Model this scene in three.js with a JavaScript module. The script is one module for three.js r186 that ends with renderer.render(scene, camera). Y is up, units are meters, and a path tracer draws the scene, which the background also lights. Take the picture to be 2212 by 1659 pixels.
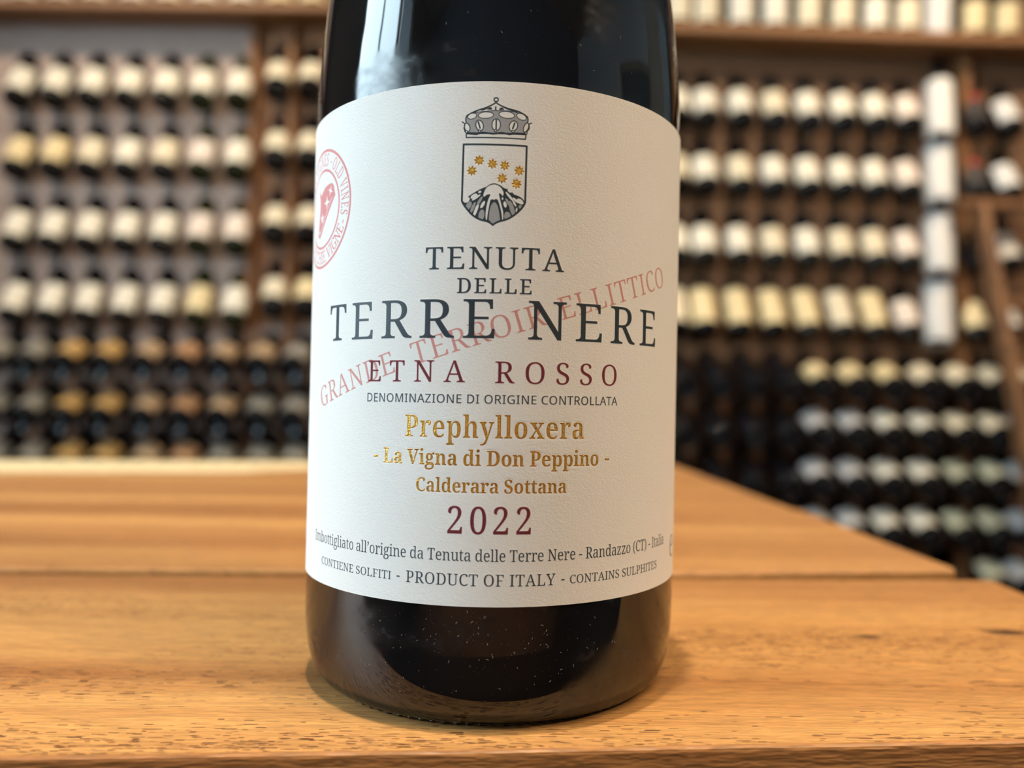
import * as THREE from 'three';
import { mergeGeometries } from 'three/addons/utils/BufferGeometryUtils.js';
import { RoundedBoxGeometry } from 'three/addons/geometries/RoundedBoxGeometry.js';
import { RectAreaLightUniformsLib } from 'three/addons/lights/RectAreaLightUniformsLib.js';

// ---------------------------------------------------------------- camera, sky, exposure
const TABLE = 0.75, EYE = TABLE + 0.0617;          // metres above the floor
const scene = new THREE.Scene();
const camera = new THREE.PerspectiveCamera(50.978, 2212 / 1659, 0.01, 60);
camera.position.set(0.00464, EYE, 0.1874);
camera.rotation.set(THREE.MathUtils.degToRad(0.831), 0, THREE.MathUtils.degToRad(0.8), 'XYZ');
camera.focus = 0.152;
camera.userData.fStop = 8.0;

const renderer = new THREE.WebGLRenderer();
renderer.toneMapping = THREE.LinearToneMapping;
renderer.toneMappingExposure = 1.0;
renderer.shadowMap.enabled = true;
RectAreaLightUniformsLib.init();

scene.background = new THREE.Color(0.67, 0.88, 1.0);   // overcast daylight, enters by the window only
scene.backgroundIntensity = 18.0;

const WARM = new THREE.Color(1.0, 0.78, 0.52), SOFT = new THREE.Color(1.0, 0.87, 0.70);
// every ceiling spot: [x, y, z, aim x, aim y, aim z, candela, colour, half cone, what it lights]
const SPOTS = [
  [-1.35, 2.9, -0.75, -1.1, 1.3, -2.0, 8.5, WARM, 0.6, 'the far end of the left rack'],
  [-0.35, 2.9, -0.75, -0.5, 1.3, -2.0, 7, WARM, 0.6, 'the near end of the left rack'],
  [0.65, 2.9, -0.75, 0.7, 1.3, -2.0, 8.5, WARM, 0.6, 'the near end of the right rack'],
  [1.65, 2.9, -0.75, 1.4, 1.3, -2.0, 8.5, WARM, 0.6, 'the far end of the right rack'],
  [0.0, 2.9, 0.9, 0.1, 0.5, 2.1, 34, WARM, 0.6, 'the counter facing the table'],  // added lamp, brightens the counter for its reflection in the glass
  [1.9, 2.9, 1.1, 0.0, 0.8, 0.0, 8, WARM, 0.35, 'the table from the door side, added as fill'],  // added warm fill for the right side of the label
  [-0.05, 2.9, 0.16, 0.0, 0.75, -0.04, 10.5, SOFT, 0.5, 'the bottle from straight above'],
];
const PANEL = { x: 0.75, y: 2.5, z: 0.35, w: 1.2, d: 0.6, nits: 8 };   // added light panel, unseen, soft warm fill over the table

// ---------------------------------------------------------------- helpers
const used = new Map();
function numbered(name) {
  const n = used.get(name) ?? 0; used.set(name, n + 1);
  return n ? name + '_' + String(n).padStart(3, '0') : name;
}
function shade(o) { o.traverse((c) => { if (c.isMesh) { c.castShadow = true; c.receiveShadow = true; } }); return o; }
function mesh(name, g, m, parent, label) {
  const o = new THREE.Mesh(g, m); o.name = name; o.castShadow = o.receiveShadow = true;
  if (label) o.userData.label = label;
  if (parent) parent.add(o);
  return o;
}
function thing(name, label, category, group) {
  const o = new THREE.Group(); o.name = numbered(name); o.userData = { label, category };
  if (group) o.userData.group = group;
  scene.add(o); return o;
}
function struct(name, g, m) { const o = mesh(name, g, m, scene); o.userData.kind = 'structure'; return o; }
function box(w, h, d, x, y, z, r = 0) {
  const g = r ? new RoundedBoxGeometry(w, h, d, 2, r) : new THREE.BoxGeometry(w, h, d);
  g.translate(x, y, z); return g;
}
function rng(seed) { let s = seed >>> 0; return () => { s = (s + 0x6d2b79f5) | 0; let t = Math.imul(s ^ (s >>> 15), 1 | s); t = (t + Math.imul(t ^ (t >>> 7), 61 | t)) ^ t; return ((t ^ (t >>> 14)) >>> 0) / 4294967296; }; }
function hash(x, y, s) { let h = Math.imul(x, 374761393) + Math.imul(y, 668265263) + Math.imul(s, 2147483647 - 61) | 0; h = Math.imul(h ^ (h >>> 13), 1274126177); return ((h ^ (h >>> 16)) >>> 0) / 4294967296; }
function noise(x, y, s = 1) {
  const ix = Math.floor(x), iy = Math.floor(y), fx = x - ix, fy = y - iy, u = fx * fx * (3 - 2 * fx), v = fy * fy * (3 - 2 * fy);
  const a = hash(ix, iy, s), b = hash(ix + 1, iy, s), c = hash(ix, iy + 1, s), d = hash(ix + 1, iy + 1, s);
  return a + (b - a) * u + (c - a) * v + (a - b - c + d) * u * v;
}
const clamp01 = (x) => Math.min(1, Math.max(0, x));
const std = (o) => new THREE.MeshStandardMaterial(o), phys = (o) => new THREE.MeshPhysicalMaterial(o);
const lin = (r, g, b) => new THREE.Color().setRGB(r, g, b);
function canvasTex(c, srgb) { const t = new THREE.CanvasTexture(c); if (srgb) t.colorSpace = THREE.SRGBColorSpace; t.magFilter = THREE.LinearFilter; t.wrapS = t.wrapT = THREE.ClampToEdgeWrapping; return t; }

// ---------------------------------------------------------------- wood
// Wood of w x h metres, grain along x. Returns { map, bump }.
function wood(w, h, W, H, seed, pal, knots = [], poreCount = 3000) {
  const c = document.createElement('canvas'); c.width = W; c.height = H;
  const b = document.createElement('canvas'); b.width = W; b.height = H;
  const x2 = c.getContext('2d'), y2 = b.getContext('2d'), im = x2.createImageData(W, H), bm = y2.createImageData(W, H);
  for (let j = 0; j < H; j++) for (let i = 0; i < W; i++) {
    const x = (i / W) * w; let y = (1 - j / H) * h, kn = 0;
    for (const k of knots) {
      const dx = (x - k[0]) / k[2], dy = (y - k[1]) / k[3], d = Math.sqrt(dx * dx + dy * dy), far = Math.sqrt(dx * dx / 9 + dy * dy / 4);
      y += k[3] * 1.1 * Math.sign(dy || 1) * Math.exp(-far * far) * 0.6;
      kn = Math.max(kn, (k[4] ?? 1) * clamp01(1.35 - d + 0.35 * (noise(x * 900, y * 900, 9) - 0.5)));
    }
    const yy = y + 0.006 * (noise(x * 4, y * 9, seed) - 0.5) + 0.0022 * (noise(x * 17, y * 30, seed + 1) - 0.5);
    const ring = noise(x * 1.1, yy * 70, seed + 2) * 0.55 + noise(x * 3, yy * 240, seed + 3) * 0.3 + noise(x * 7, yy * 800, seed + 4) * 0.15;
    const band = noise(x * 1.7 + 5, yy * 26, seed + 5), fib = 0.6 * noise(x * 210, yy * 2300, seed + 6) + 0.4 * noise(x * 700, yy * 4200, seed + 9), mott = noise(x * 38, yy * 120, seed + 7);
    let t = clamp01((ring - 0.5) * 1.7 + 0.5 + (band - 0.5) * 0.65 + (mott - 0.5) * 0.16);
    const f = 0.84 + 0.32 * fib, o = (j * W + i) * 4;
    for (let q = 0; q < 3; q++) {
      let v = (pal[0][q] + (pal[1][q] - pal[0][q]) * t) * f;
      v += (pal[2][q] - v) * clamp01(kn * 1.3) * 0.85;
      im.data[o + q] = v; bm.data[o + q] = 120 + 110 * (fib - 0.5) + 40 * (ring - 0.5) - 30 * kn;
    }
    im.data[o + 3] = bm.data[o + 3] = 255;
  }
  x2.putImageData(im, 0, 0); y2.putImageData(bm, 0, 0);
  const r = rng(seed * 77 + 3);
  for (let n = 0; n < poreCount; n++) {                       // pores: short dark dashes along the grain
    const px = r() * W, py = r() * H, dense = (py > 0.69 * H ? 0.14 : -0.06) + 0.92 * noise(px / W * w * 4, py / H * h * 55, seed + 8);
    if (dense < 0.3 + 0.32 * r()) continue;
    const len = (0.0006 + 0.0030 * r() * r()) * W / w, th = (0.00016 + 0.00022 * r()) * H / h, sl = (r() - 0.5) * 0.05 + 0.02;
    x2.strokeStyle = 'rgba(' + pal[3].join(',') + ',' + (0.45 + 0.5 * r()).toFixed(2) + ')'; x2.lineWidth = th; x2.lineCap = 'round';
    y2.strokeStyle = 'rgba(20,20,20,' + (0.4 + 0.4 * r()).toFixed(2) + ')'; y2.lineWidth = th; y2.lineCap = 'round';
    for (const g of [x2, y2]) { g.beginPath(); g.moveTo(px, py); g.lineTo(px + len, py - len * sl); g.stroke(); }
  }
  const map = canvasTex(c, true), bump = canvasTex(b, false);
  for (const t of [map, bump]) { t.wrapS = t.wrapT = THREE.MirroredRepeatWrapping; t.repeat.set(1 / w, 1 / h); }
  return { map, bump };
}
function shifted(t, dx, dy) { const r = {}; for (const k of ['map', 'bump']) { r[k] = t[k].clone(); r[k].offset.set(dx * t[k].repeat.x, dy * t[k].repeat.y); } return r; }
const OAK = [[150, 98, 52], [194, 143, 84], [62, 40, 20], [74, 40, 16]];
const PALE = [[232, 206, 156], [246, 228, 186], [140, 100, 60], [150, 110, 66]];

// ---------------------------------------------------------------- room shell
const paint = std({ color: lin(0.30, 0.28, 0.25), roughness: 0.85 });
const paintDark = std({ color: lin(0.15, 0.19, 0.25), roughness: 0.8 });
const RX0 = -2.3, RX1 = 3.0, RZ0 = -2.75, RZ1 = 2.7, RH = 3.0, TH = 0.2;
{
  const fl = wood(1.2, 1.2, 512, 512, 41, [[40, 30, 24], [54, 40, 31], [30, 22, 16], [26, 18, 14]], [], 300);
  struct('floor', box(RX1 - RX0 + 2 * TH, TH, RZ1 - RZ0 + 2 * TH, (RX0 + RX1) / 2, -TH / 2, (RZ0 + RZ1) / 2), std({ map: fl.map, roughness: 0.5 }));
  struct('ceiling', box(RX1 - RX0 + 2 * TH, TH, RZ1 - RZ0 + 2 * TH, (RX0 + RX1) / 2, RH + TH / 2, (RZ0 + RZ1) / 2), std({ color: lin(0.32, 0.30, 0.27), roughness: 0.9 }));
  struct('wall_back', box(RX1 - RX0 + 2 * TH, RH, TH, (RX0 + RX1) / 2, RH / 2, RZ0 - TH / 2), paintDark);
  struct('wall_front', box(RX1 - RX0 + 2 * TH, RH, TH, (RX0 + RX1) / 2, RH / 2, RZ1 + TH / 2), paintDark);
  struct('wall_right', box(TH, RH, RZ1 - RZ0, RX1 + TH / 2, RH / 2, (RZ0 + RZ1) / 2), std({ color: lin(0.72, 0.78, 0.80), roughness: 0.8 }));
  // left wall with one window opening
  const wz0 = -0.16, wz1 = 1.66, wy0 = 0.95, wy1 = 2.8, x = RX0 - TH / 2;
  struct('wall_left', mergeGeometries([
    box(TH, RH, wz0 - RZ0, x, RH / 2, (RZ0 + wz0) / 2), box(TH, RH, RZ1 - wz1, x, RH / 2, (RZ1 + wz1) / 2),
    box(TH, wy0, wz1 - wz0, x, wy0 / 2, (wz0 + wz1) / 2), box(TH, RH - wy1, wz1 - wz0, x, (RH + wy1) / 2, (wz0 + wz1) / 2)]), paint);
  const win = new THREE.Group(); win.name = 'window_1'; win.userData = { kind: 'structure' }; scene.add(win);
  const white = std({ color: lin(0.55, 0.56, 0.57), roughness: 0.4 }), mid = (wz0 + wz1) / 2;
  mesh('window_frame', mergeGeometries([
    box(0.06, wy1 - wy0, 0.04, x, (wy0 + wy1) / 2, wz0 + 0.02), box(0.06, wy1 - wy0, 0.04, x, (wy0 + wy1) / 2, wz1 - 0.02),
    box(0.06, wy1 - wy0, 0.045, x, (wy0 + wy1) / 2, 0.53), box(0.06, wy1 - wy0, 0.09, x, (wy0 + wy1) / 2, 1.17),
    box(0.06, 0.05, wz1 - wz0, x, wy0 + 0.025, mid), box(0.06, 0.05, wz1 - wz0, x, wy1 - 0.025, mid)]), white, win);
  const pane = phys({ color: 0xffffff, transmission: 1, roughness: 0, thickness: 0, ior: 1.5 });
  for (const [a, b] of [[wz0 + 0.04, 0.5075], [0.5525, 1.125], [1.215, wz1 - 0.04]]) mesh('pane', box(0.004, wy1 - wy0 - 0.1, b - a, x, (wy0 + wy1) / 2, (a + b) / 2), pane, win);
  mesh('roller_blind', box(0.002, wy1 - wy0 - 0.1, 0.40, x + 0.05, (wy0 + wy1) / 2, 1.415), phys({ color: lin(0.6, 0.62, 0.64), roughness: 0.95, transmission: 0.5, thickness: 0 }), win);
  mesh('window_sill', box(0.12, 0.03, wz1 - wz0 + 0.06, RX0 + 0.02, wy0 - 0.015, mid, 0.005), white, win);
  struct('trim_1', box(0.08, RH, 0.95, RX1 - 0.03, RH / 2, -1.3, 0.004), std({ color: lin(0.62, 0.55, 0.46), roughness: 0.7 }));
  // dark teal door in the right wall, mirrored in the bottle's shoulder
  const dr = new THREE.Group(); dr.name = 'door_1'; dr.userData = { kind: 'structure' }; scene.add(dr);
  mesh('door_leaf', box(0.05, 2.2, 1.3, RX1 - 0.025, 1.1, -0.08, 0.004), std({ color: lin(0.10, 0.16, 0.19), roughness: 0.5 }), dr);
  mesh('door_frame', mergeGeometries([box(0.07, 2.28, 0.08, RX1 - 0.03, 1.14, -0.77), box(0.07, 2.28, 0.08, RX1 - 0.03, 1.14, 0.61), box(0.07, 0.08, 1.46, RX1 - 0.03, 2.24, -0.08)]), std({ color: lin(0.4, 0.37, 0.32), roughness: 0.6 }), dr);
}

// ---------------------------------------------------------------- lamps
for (const [x, y, z, ax, ay, az, cd, col, cone, what] of SPOTS) {
  const t = thing('ceiling_spotlight', 'small black ceiling spotlight aimed at ' + what, 'spotlight', 'ceiling spotlights');
  t.position.set(x, y, z);
  const dir = new THREE.Vector3(ax - x, ay - y, az - z).normalize(), q = new THREE.Quaternion().setFromUnitVectors(new THREE.Vector3(0, -1, 0), dir);
  const black = std({ color: lin(0.03, 0.03, 0.03), roughness: 0.5 });
  const big = what.startsWith('the table') ? 3 : 1, can = mesh('lamp_housing', new THREE.LatheGeometry([[0, 0.06], [0.03, 0.06], [0.036, 0.05], [0.04, -0.05], [0.036, -0.05], [0.034, -0.035], [0, -0.035]].map((p) => new THREE.Vector2(...p)), 28), black, t); can.quaternion.copy(q); can.scale.setScalar(big);
  const lens = mesh('lamp_lens', new THREE.CylinderGeometry(0.033, 0.033, 0.004, 28).translate(0, -0.038, 0), std({ color: 0x222222, emissive: col, emissiveIntensity: 12 / big }), t); lens.quaternion.copy(q); lens.scale.setScalar(big);
  mesh('lamp_stem', new THREE.CylinderGeometry(0.008, 0.008, RH - y, 12).translate(0, (RH - y) / 2, 0), black, t);
  const s = new THREE.SpotLight(col, cd, 0, cone, 0.6, 2);
  s.position.set(x, y, z).addScaledVector(dir, 0.052 * big); s.target.position.set(ax, ay, az); s.castShadow = true; s.shadow.radius = what.startsWith('the table') ? 6 : 1.6;
  scene.add(s, s.target);
}

{
  const t = thing('added_fill_panel', 'flat light panel added as soft fill above the plank table', 'lamp');
  t.position.set(PANEL.x, PANEL.y, PANEL.z);
  mesh('lamp_housing', box(PANEL.w + 0.04, 0.05, PANEL.d + 0.04, 0, 0.03, 0, 0.006), std({ color: lin(0.6, 0.6, 0.6), roughness: 0.5 }), t);
  mesh('lamp_diffuser', box(PANEL.w, 0.006, PANEL.d, 0, 0.003, 0), std({ color: 0x222222, emissive: WARM, emissiveIntensity: 4 }), t);
  for (const a of [-0.5, 0.5]) mesh('cable', new THREE.CylinderGeometry(0.003, 0.003, RH - PANEL.y - 0.05, 8).translate(a, (RH - PANEL.y + 0.05) / 2, 0), std({ color: lin(0.05, 0.05, 0.05) }), t);
  const l = new THREE.RectAreaLight(WARM, PANEL.nits, PANEL.w, PANEL.d); l.position.set(PANEL.x, PANEL.y - 0.004, PANEL.z); l.lookAt(PANEL.x, 0, PANEL.z); scene.add(l);
}

// ---------------------------------------------------------------- counter added behind the camera to be mirrored in the foot of the bottle
{
  const t = thing('added_counter', 'brown wooden counter added facing the plank table, out of view', 'counter'); t.position.set(0, 0, 2.3);
  const w = wood(0.6, 0.6, 256, 256, 57, [[150, 104, 76], [176, 126, 92], [80, 54, 32], [80, 54, 34]], [], 200), m = std({ map: w.map, roughness: 0.6 });
  for (let i = 0; i < 5; i++) mesh('front_panel', box(0.69, 0.9, 0.03, -1.4 + i * 0.7, 0.45, -0.2, 0.004), m, t);
  mesh('counter_top', box(3.6, 0.04, 0.5, 0, 0.92, 0, 0.006), m, t); mesh('carcass', box(3.5, 0.9, 0.36, 0, 0.45, 0), m, t);
}

// ---------------------------------------------------------------- table
const table = thing('wooden_table', 'golden oak plank table with the big labelled wine bottle standing on it', 'table');
table.position.set(0, TABLE, 0);
{
  const knots = [[0.0986 + 0.2, 0.0244 + 0.07, 0.0035, 0.0016, 0.75], [0.1384 + 0.2, 0.030 + 0.07, 0.0055, 0.0024, 1]];
  const w1 = wood(0.42, 0.2, 2048, 1024, 11, OAK, knots, 42000), w2 = wood(0.5, 0.25, 1024, 512, 23, OAK, [[0.331, 0.09, 0.014, 0.006, 0.6], [0.338, 0.0157 + 0.03, 0.012, 0.005, 0.7]], 2500);
  const wm = (t, o = {}) => phys({ map: t.map, bumpMap: t.bump, bumpScale: 0.0005, roughness: 0.46, ...o });
  // outlines in (x, -z): front edge, end edge, back edge, with a slightly uneven saw line
  function plank(pts, m, dx, dy, thick = 0.022, top = 0, label, bev = 0.0009) {
    const r = rng(Math.round(dx * 1000) + 5), sh = new THREE.Shape();
    pts.forEach(([x, z], i) => {
      const [px, pz] = pts[(i + pts.length - 1) % pts.length], n = i ? Math.max(1, Math.round(Math.hypot(x - px, z - pz) / 0.02)) : 1;
      for (let k = 1; k <= n; k++) { const f = k / n, jit = k < n ? (r() - 0.5) * 0.0003 : 0, X = px + (x - px) * f, Y = -(pz + (z - pz) * f) + jit; if (i === 0) sh.moveTo(x, -z); else sh.lineTo(X, Y); }
    });
    sh.closePath();
    const g = new THREE.ExtrudeGeometry(sh, { depth: thick - 2 * bev, bevelEnabled: true, bevelThickness: bev, bevelSize: bev, bevelOffset: -bev, bevelSegments: 3, steps: 1 });
    g.translate(0, 0, -thick + bev + top); g.rotateX(-Math.PI / 2);
    const uv = g.attributes.uv; for (let i = 0; i < uv.count; i++) uv.setXY(i, uv.getX(i) + dx, uv.getY(i) + dy);
    return mesh('plank', g, m, table, label);
  }
  plank([[-1.2, 0.128], [-0.0797, 0.0519], [0.0056, 0.0465], [0.165, 0.0347], [0.1725, -0.0937], [0.08, -0.0888], [-0.07, -0.0842], [-0.166, -0.0807], [-1.2, -0.043]], wm(w1), 0.2, 0.07);
  plank([[-1.2, -0.0465], [-0.166, -0.083], [-0.07, -0.0861], [0.08, -0.0912], [0.110, -0.0955], [0.1635, -0.1005], [0.1655, -0.1045], [0.1625, -0.2540], [0.093, -0.2428], [-0.116, -0.2305], [-0.25, -0.217], [-1.2, -0.155]], wm(w2), 0.2, 0.03, 0.024, 0.0019, undefined, 0.0014);
  plank([[-1.2, -0.1562], [-0.25, -0.2185], [-0.116, -0.2317], [0.093, -0.2440], [0.1625, -0.2553], [0.1535, -0.553], [-0.02, -0.5385], [-0.2, -0.4285], [-0.367, -0.4000], [-1.2, -0.33]], wm(shifted(w2, 0.21, 0.12)), 0.05, 0.4, 0.022, 0.0008);
  const pw = wood(0.5, 0.12, 512, 128, 31, PALE, [], 100);
  plank([[-1.2, -0.3315], [-0.367, -0.4015], [-0.2, -0.4300], [-0.03, -0.536], [-0.2, -0.5175], [-0.426, -0.492], [-1.2, -0.42]], wm(pw), 0.1, 0.6, 0.022, 0.0015, 'pale wooden strip along the back edge');
  // underframe
  const fr = std({ map: shifted(w2, 0.1, 0.05).map, roughness: 0.6 });
  mesh('apron', box(1.16, 0.08, 0.022, -0.49, -0.064, -0.03), fr, table); mesh('apron', box(1.16, 0.08, 0.022, -0.49, -0.064, -0.33), fr, table);
  for (const [x, z] of [[-1.05, -0.03], [0.07, -0.03], [-1.05, -0.31], [0.07, -0.33]]) mesh('leg', box(0.06, TABLE - 0.024, 0.06, x, -(TABLE + 0.024) / 2, z, 0.004), fr, table);
}

// ---------------------------------------------------------------- the big bottle
const R = 0.0415, U = 66, VT = 57.2, VB = -38.25, KX = 2048 / (2 * U), KY = KX;   // label in millimetres: u round the bottle, v above the camera's eye line
function labelTextures() {
  const W = 2048, H = Math.round((VT - VB) * KY);
  const mk = () => { const c = document.createElement('canvas'); c.width = W; c.height = H; return c; };
  const X = (u) => (u + U) * KX, Y = (v) => (VT - v) * KY;
  const layer = () => { const c = mk(), g = c.getContext('2d'); return [c, g]; };
  const INK = '#26323a', RED = '#6f1e2a', ROSE = '#dc8f8d', PINK = 'rgba(222,140,134,0.72)';
  const MEAS = document.createElement('canvas').getContext('2d');
  // text fitted from (u0,v0) to (u1,v1) on its baseline, with capitals `cap` high; track = extra space between letters, in capital heights; thin = how much is taken off every stroke
  function text(g, s, u0, v0, u1, v1, cap, o = {}) {
    const { font = 'serif', bold = false, track = 0, thin = 0, cut = null, capRatio = 0.714 } = o, px = 200, fs = (cap * KY) / capRatio, k = fs / px;
    MEAS.font = (bold ? 'bold ' : '') + px + 'px ' + font;
    const ws = [...s].map((ch) => MEAS.measureText(ch).width * k), tr = track * cap * KX, nat = ws.reduce((a, b) => a + b, 0) + tr * (s.length - 1);
    const len = Math.hypot(X(u1) - X(u0), Y(v1) - Y(v0)), sx = len / nat;
    g.save(); g.translate(X(u0), Y(v0)); g.rotate(Math.atan2(Y(v1) - Y(v0), X(u1) - X(u0))); g.scale(sx, 1);
    g.font = (bold ? 'bold ' : '') + fs + 'px ' + font; g.textBaseline = 'alphabetic';
    let x = 0;
    [...s].forEach((ch, i) => { g.fillText(ch, x, 0); x += ws[i] + tr; });
    if (thin < 0) { g.strokeStyle = g.fillStyle; g.lineWidth = -thin * KX; g.lineJoin = 'round'; x = 0; [...s].forEach((ch, i) => { g.strokeText(ch, x, 0); x += ws[i] + tr; }); }
    if (thin > 0) { g.globalCompositeOperation = 'destination-out'; g.lineWidth = thin * KX; g.lineJoin = 'round'; x = 0; [...s].forEach((ch, i) => { g.strokeText(ch, x, 0); x += ws[i] + tr; }); }
    g.restore();
  }
  const [cRose, gRose] = layer(), [cInk, gInk] = layer(), [cRed, gRed] = layer(), [cGold, gGold] = layer(), [cGoldEdge, gGE] = layer(), [cGrey, gGrey] = layer(), [cDiag, gDiag] = layer();
  // --- stamp of old vines, left
  gRose.strokeStyle = gRose.fillStyle = ROSE;
  const su = -42.95, sv = 37.87;
  const ringOf = (r, w) => { gRose.lineWidth = w * KX; gRose.beginPath(); gRose.arc(X(su), Y(sv), r * KX, 0, Math.PI * 2); gRose.stroke(); };
  ringOf(12.0, 0.55); ringOf(8.0, 0.5);
  function arcText(s, r, a0, a1, inward) {
    gRose.font = (2.55 * KX / 0.714) + 'px serif'; gRose.textAlign = 'center'; gRose.textBaseline = 'alphabetic';
    const n = s.length, ws = [...s].map((c) => gRose.measureText(c).width + (c === ' ' ? 4 : 0)), tot = ws.reduce((x, y) => x + y, 0); let at = 0;
    [...s].forEach((c, i) => {
      const a = THREE.MathUtils.degToRad(a0 + (a1 - a0) * ((at + ws[i] / 2) / tot)); at += ws[i];
      gRose.save(); gRose.translate(X(su + r * Math.cos(a)), Y(sv + r * Math.sin(a))); gRose.rotate(inward ? -a - Math.PI / 2 : -a + Math.PI / 2); gRose.scale(0.8 * Math.abs(a1 - a0) * Math.PI / 180 * r * KX / (0.8 * tot), 1); gRose.fillText(c, 0, 0); gRose.restore();
    });
    gRose.textAlign = 'left';
  }
  arcText('VIEILLES VIGNES', 8.85, 196, 73, false); arcText('-', 8.85, 67, 63, false); arcText('OLD VINES', 8.85, 60, -16, false); arcText('-', 9.4, -20, -25, false);
  arcText('VECCHIE VIGNE', 11.3, -140, -27, true);
  gRose.beginPath();
  [[-45.7, 42.34], [-44.36, 40.96], [-41.65, 42.28], [-39.72, 42.51], [-38.21, 42.47], [-37.37, 41.86], [-36.61, 39.71], [-39.37, 36.88], [-43.46, 32.76], [-44.69, 31.97], [-45.85, 32.61], [-44.86, 37.53], [-44.7, 39.49]].forEach(([u, v], i) => (i ? gRose.lineTo(X(u), Y(v)) : gRose.moveTo(X(u), Y(v)))); gRose.closePath(); gRose.fill();
  function star(g, u, v, r1, r2, n, rot = 0) { g.beginPath(); for (let i = 0; i < 2 * n; i++) { const r = i % 2 ? r2 : r1, a = rot + (i * Math.PI) / n; g.lineTo(X(u + r * Math.sin(a)), Y(v + r * Math.cos(a))); } g.closePath(); g.fill(); }
  gRose.globalCompositeOperation = 'destination-out';
  star(gRose, -40.6, 38.9, 1.5, 0.5, 4); star(gRose, -43.2, 36.0, 1.35, 0.45, 5); star(gRose, -38.9, 41.0, 1.2, 0.35, 4, 0.4); star(gRose, -44.7, 33.3, 0.8, 0.25, 4);
  gRose.lineWidth = 0.18 * KX; gRose.beginPath(); gRose.moveTo(X(-38.0), Y(39.6)); gRose.lineTo(X(-43.9), Y(33.4)); gRose.stroke();
  gRose.globalCompositeOperation = 'source-over';
  // --- crest: coordinates of a drawing 61.5 units to the millimetre
  const ex = (x) => X(0.15 + (x - 541) / 61.5), ey = (y) => Y(45.75 - (y - 628) / 61.5), ew = (w) => (w / 61.5) * KX;
  const P = (g, pts, close = true) => { g.beginPath(); pts.forEach((p, i) => { if (p.length === 2) i ? g.lineTo(ex(p[0]), ey(p[1])) : g.moveTo(ex(p[0]), ey(p[1])); else g.quadraticCurveTo(ex(p[0]), ey(p[1]), ex(p[2]), ey(p[3])); }); if (close) g.closePath(); };
  const GREY = '#a4a3a3', PAPER = '#efece6';
  const blob = (g, x, y, rx, ry, rot = 0) => { g.beginPath(); g.ellipse(ex(x), ey(y), ew(rx), ew(ry), rot, 0, 7); };
  gGrey.lineJoin = gGrey.lineCap = 'round'; gGrey.strokeStyle = INK;
  // crown
  gGrey.fillStyle = GREY; P(gGrey, [[212, 380], [200, 330, 225, 305], [300, 255, 420, 225], [500, 195, 545, 160], [590, 200, 700, 230], [850, 255, 905, 315], [915, 360, 900, 380], [880, 440, 885, 495], [550, 520, 215, 500], [240, 440, 212, 380]]); gGrey.fill(); gGrey.lineWidth = ew(13); gGrey.stroke();
  gGrey.fillStyle = PAPER;
  P(gGrey, [[225, 318], [300, 262, 420, 228], [500, 200, 545, 165], [590, 205, 700, 235], [850, 262, 895, 320], [820, 270, 760, 262], [650, 245, 560, 255], [545, 235, 530, 252], [440, 262, 360, 268], [280, 275, 225, 318]]); gGrey.fill(); gGrey.lineWidth = ew(8); gGrey.stroke();
  for (const [x, y, rx, ry, ro] of [[280, 315, 52, 32, -0.25], [435, 305, 86, 36, -0.05], [668, 298, 88, 38, 0.1], [835, 312, 58, 34, 0.4]]) { blob(gGrey, x, y, rx, ry, ro); gGrey.fill(); gGrey.stroke(); }
  gGrey.fillStyle = INK;
  P(gGrey, [[365, 250], [440, 215, 510, 180], [470, 225, 400, 255]]); gGrey.fill(); P(gGrey, [[590, 195], [640, 225, 740, 235], [800, 250, 780, 265], [690, 250, 620, 215]]); gGrey.fill();
  gGrey.fillRect(ex(536), ey(205), ew(14), ew(48)); P(gGrey, [[580, 245], [600, 190, 640, 240]]); gGrey.fill(); P(gGrey, [[470, 220], [490, 200, 505, 240], [480, 245, 440, 240]]); gGrey.fill();
  gGrey.fillStyle = PAPER; gGrey.lineWidth = ew(10);
  for (const [x, y, rx, ry, ro] of [[552, 412, 48, 66, 0], [366, 420, 42, 60, -0.3], [745, 420, 46, 60, 0.35], [226, 440, 30, 50, -0.35], [888, 430, 26, 55, 0.35]]) { blob(gGrey, x, y, rx, ry, ro); gGrey.fill(); gGrey.stroke(); }
  gGrey.lineWidth = ew(16); for (const [a, b, c, d] of [[552, 360, 552, 460], [350, 380, 372, 450], [760, 385, 738, 450]]) { gGrey.beginPath(); gGrey.moveTo(ex(a), ey(b)); gGrey.lineTo(ex(c), ey(d)); gGrey.stroke(); }
  gGrey.lineWidth = ew(9); for (const [x, y] of [[548, 478], [366, 485], [742, 482], [890, 492], [218, 490]]) { blob(gGrey, x, y, 14, 13); gGrey.fill(); gGrey.stroke(); }
  gGrey.lineWidth = ew(12); P(gGrey, [[170, 378], [200, 400], [190, 450], [205, 492]], false); gGrey.stroke(); P(gGrey, [[950, 374], [920, 390], [925, 440], [895, 480]], false); gGrey.stroke();
  blob(gGrey, 546, 130, 24, 22); gGrey.lineWidth = ew(14); gGrey.fill(); gGrey.stroke();
  gGrey.lineWidth = ew(13); P(gGrey, [[218, 510], [218, 555], [885, 562], [890, 512]]); gGrey.fill(); gGrey.stroke();
  gGrey.lineWidth = ew(20); P(gGrey, [[225, 508], [330, 520], [400, 500], [520, 514], [620, 500], [700, 516], [790, 500], [885, 508]], false); gGrey.stroke();
  // shield and volcano
  P(gGrey, [[190, 632], [900, 640], [896, 1270], [880, 1330, 800, 1400], [720, 1470, 640, 1488], [580, 1500, 537, 1538], [500, 1500, 440, 1490], [340, 1470, 270, 1390], [190, 1300, 184, 1265]]);
  gGrey.fillStyle = PAPER; gGrey.fill();
  gGrey.save(); gGrey.clip();
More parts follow.
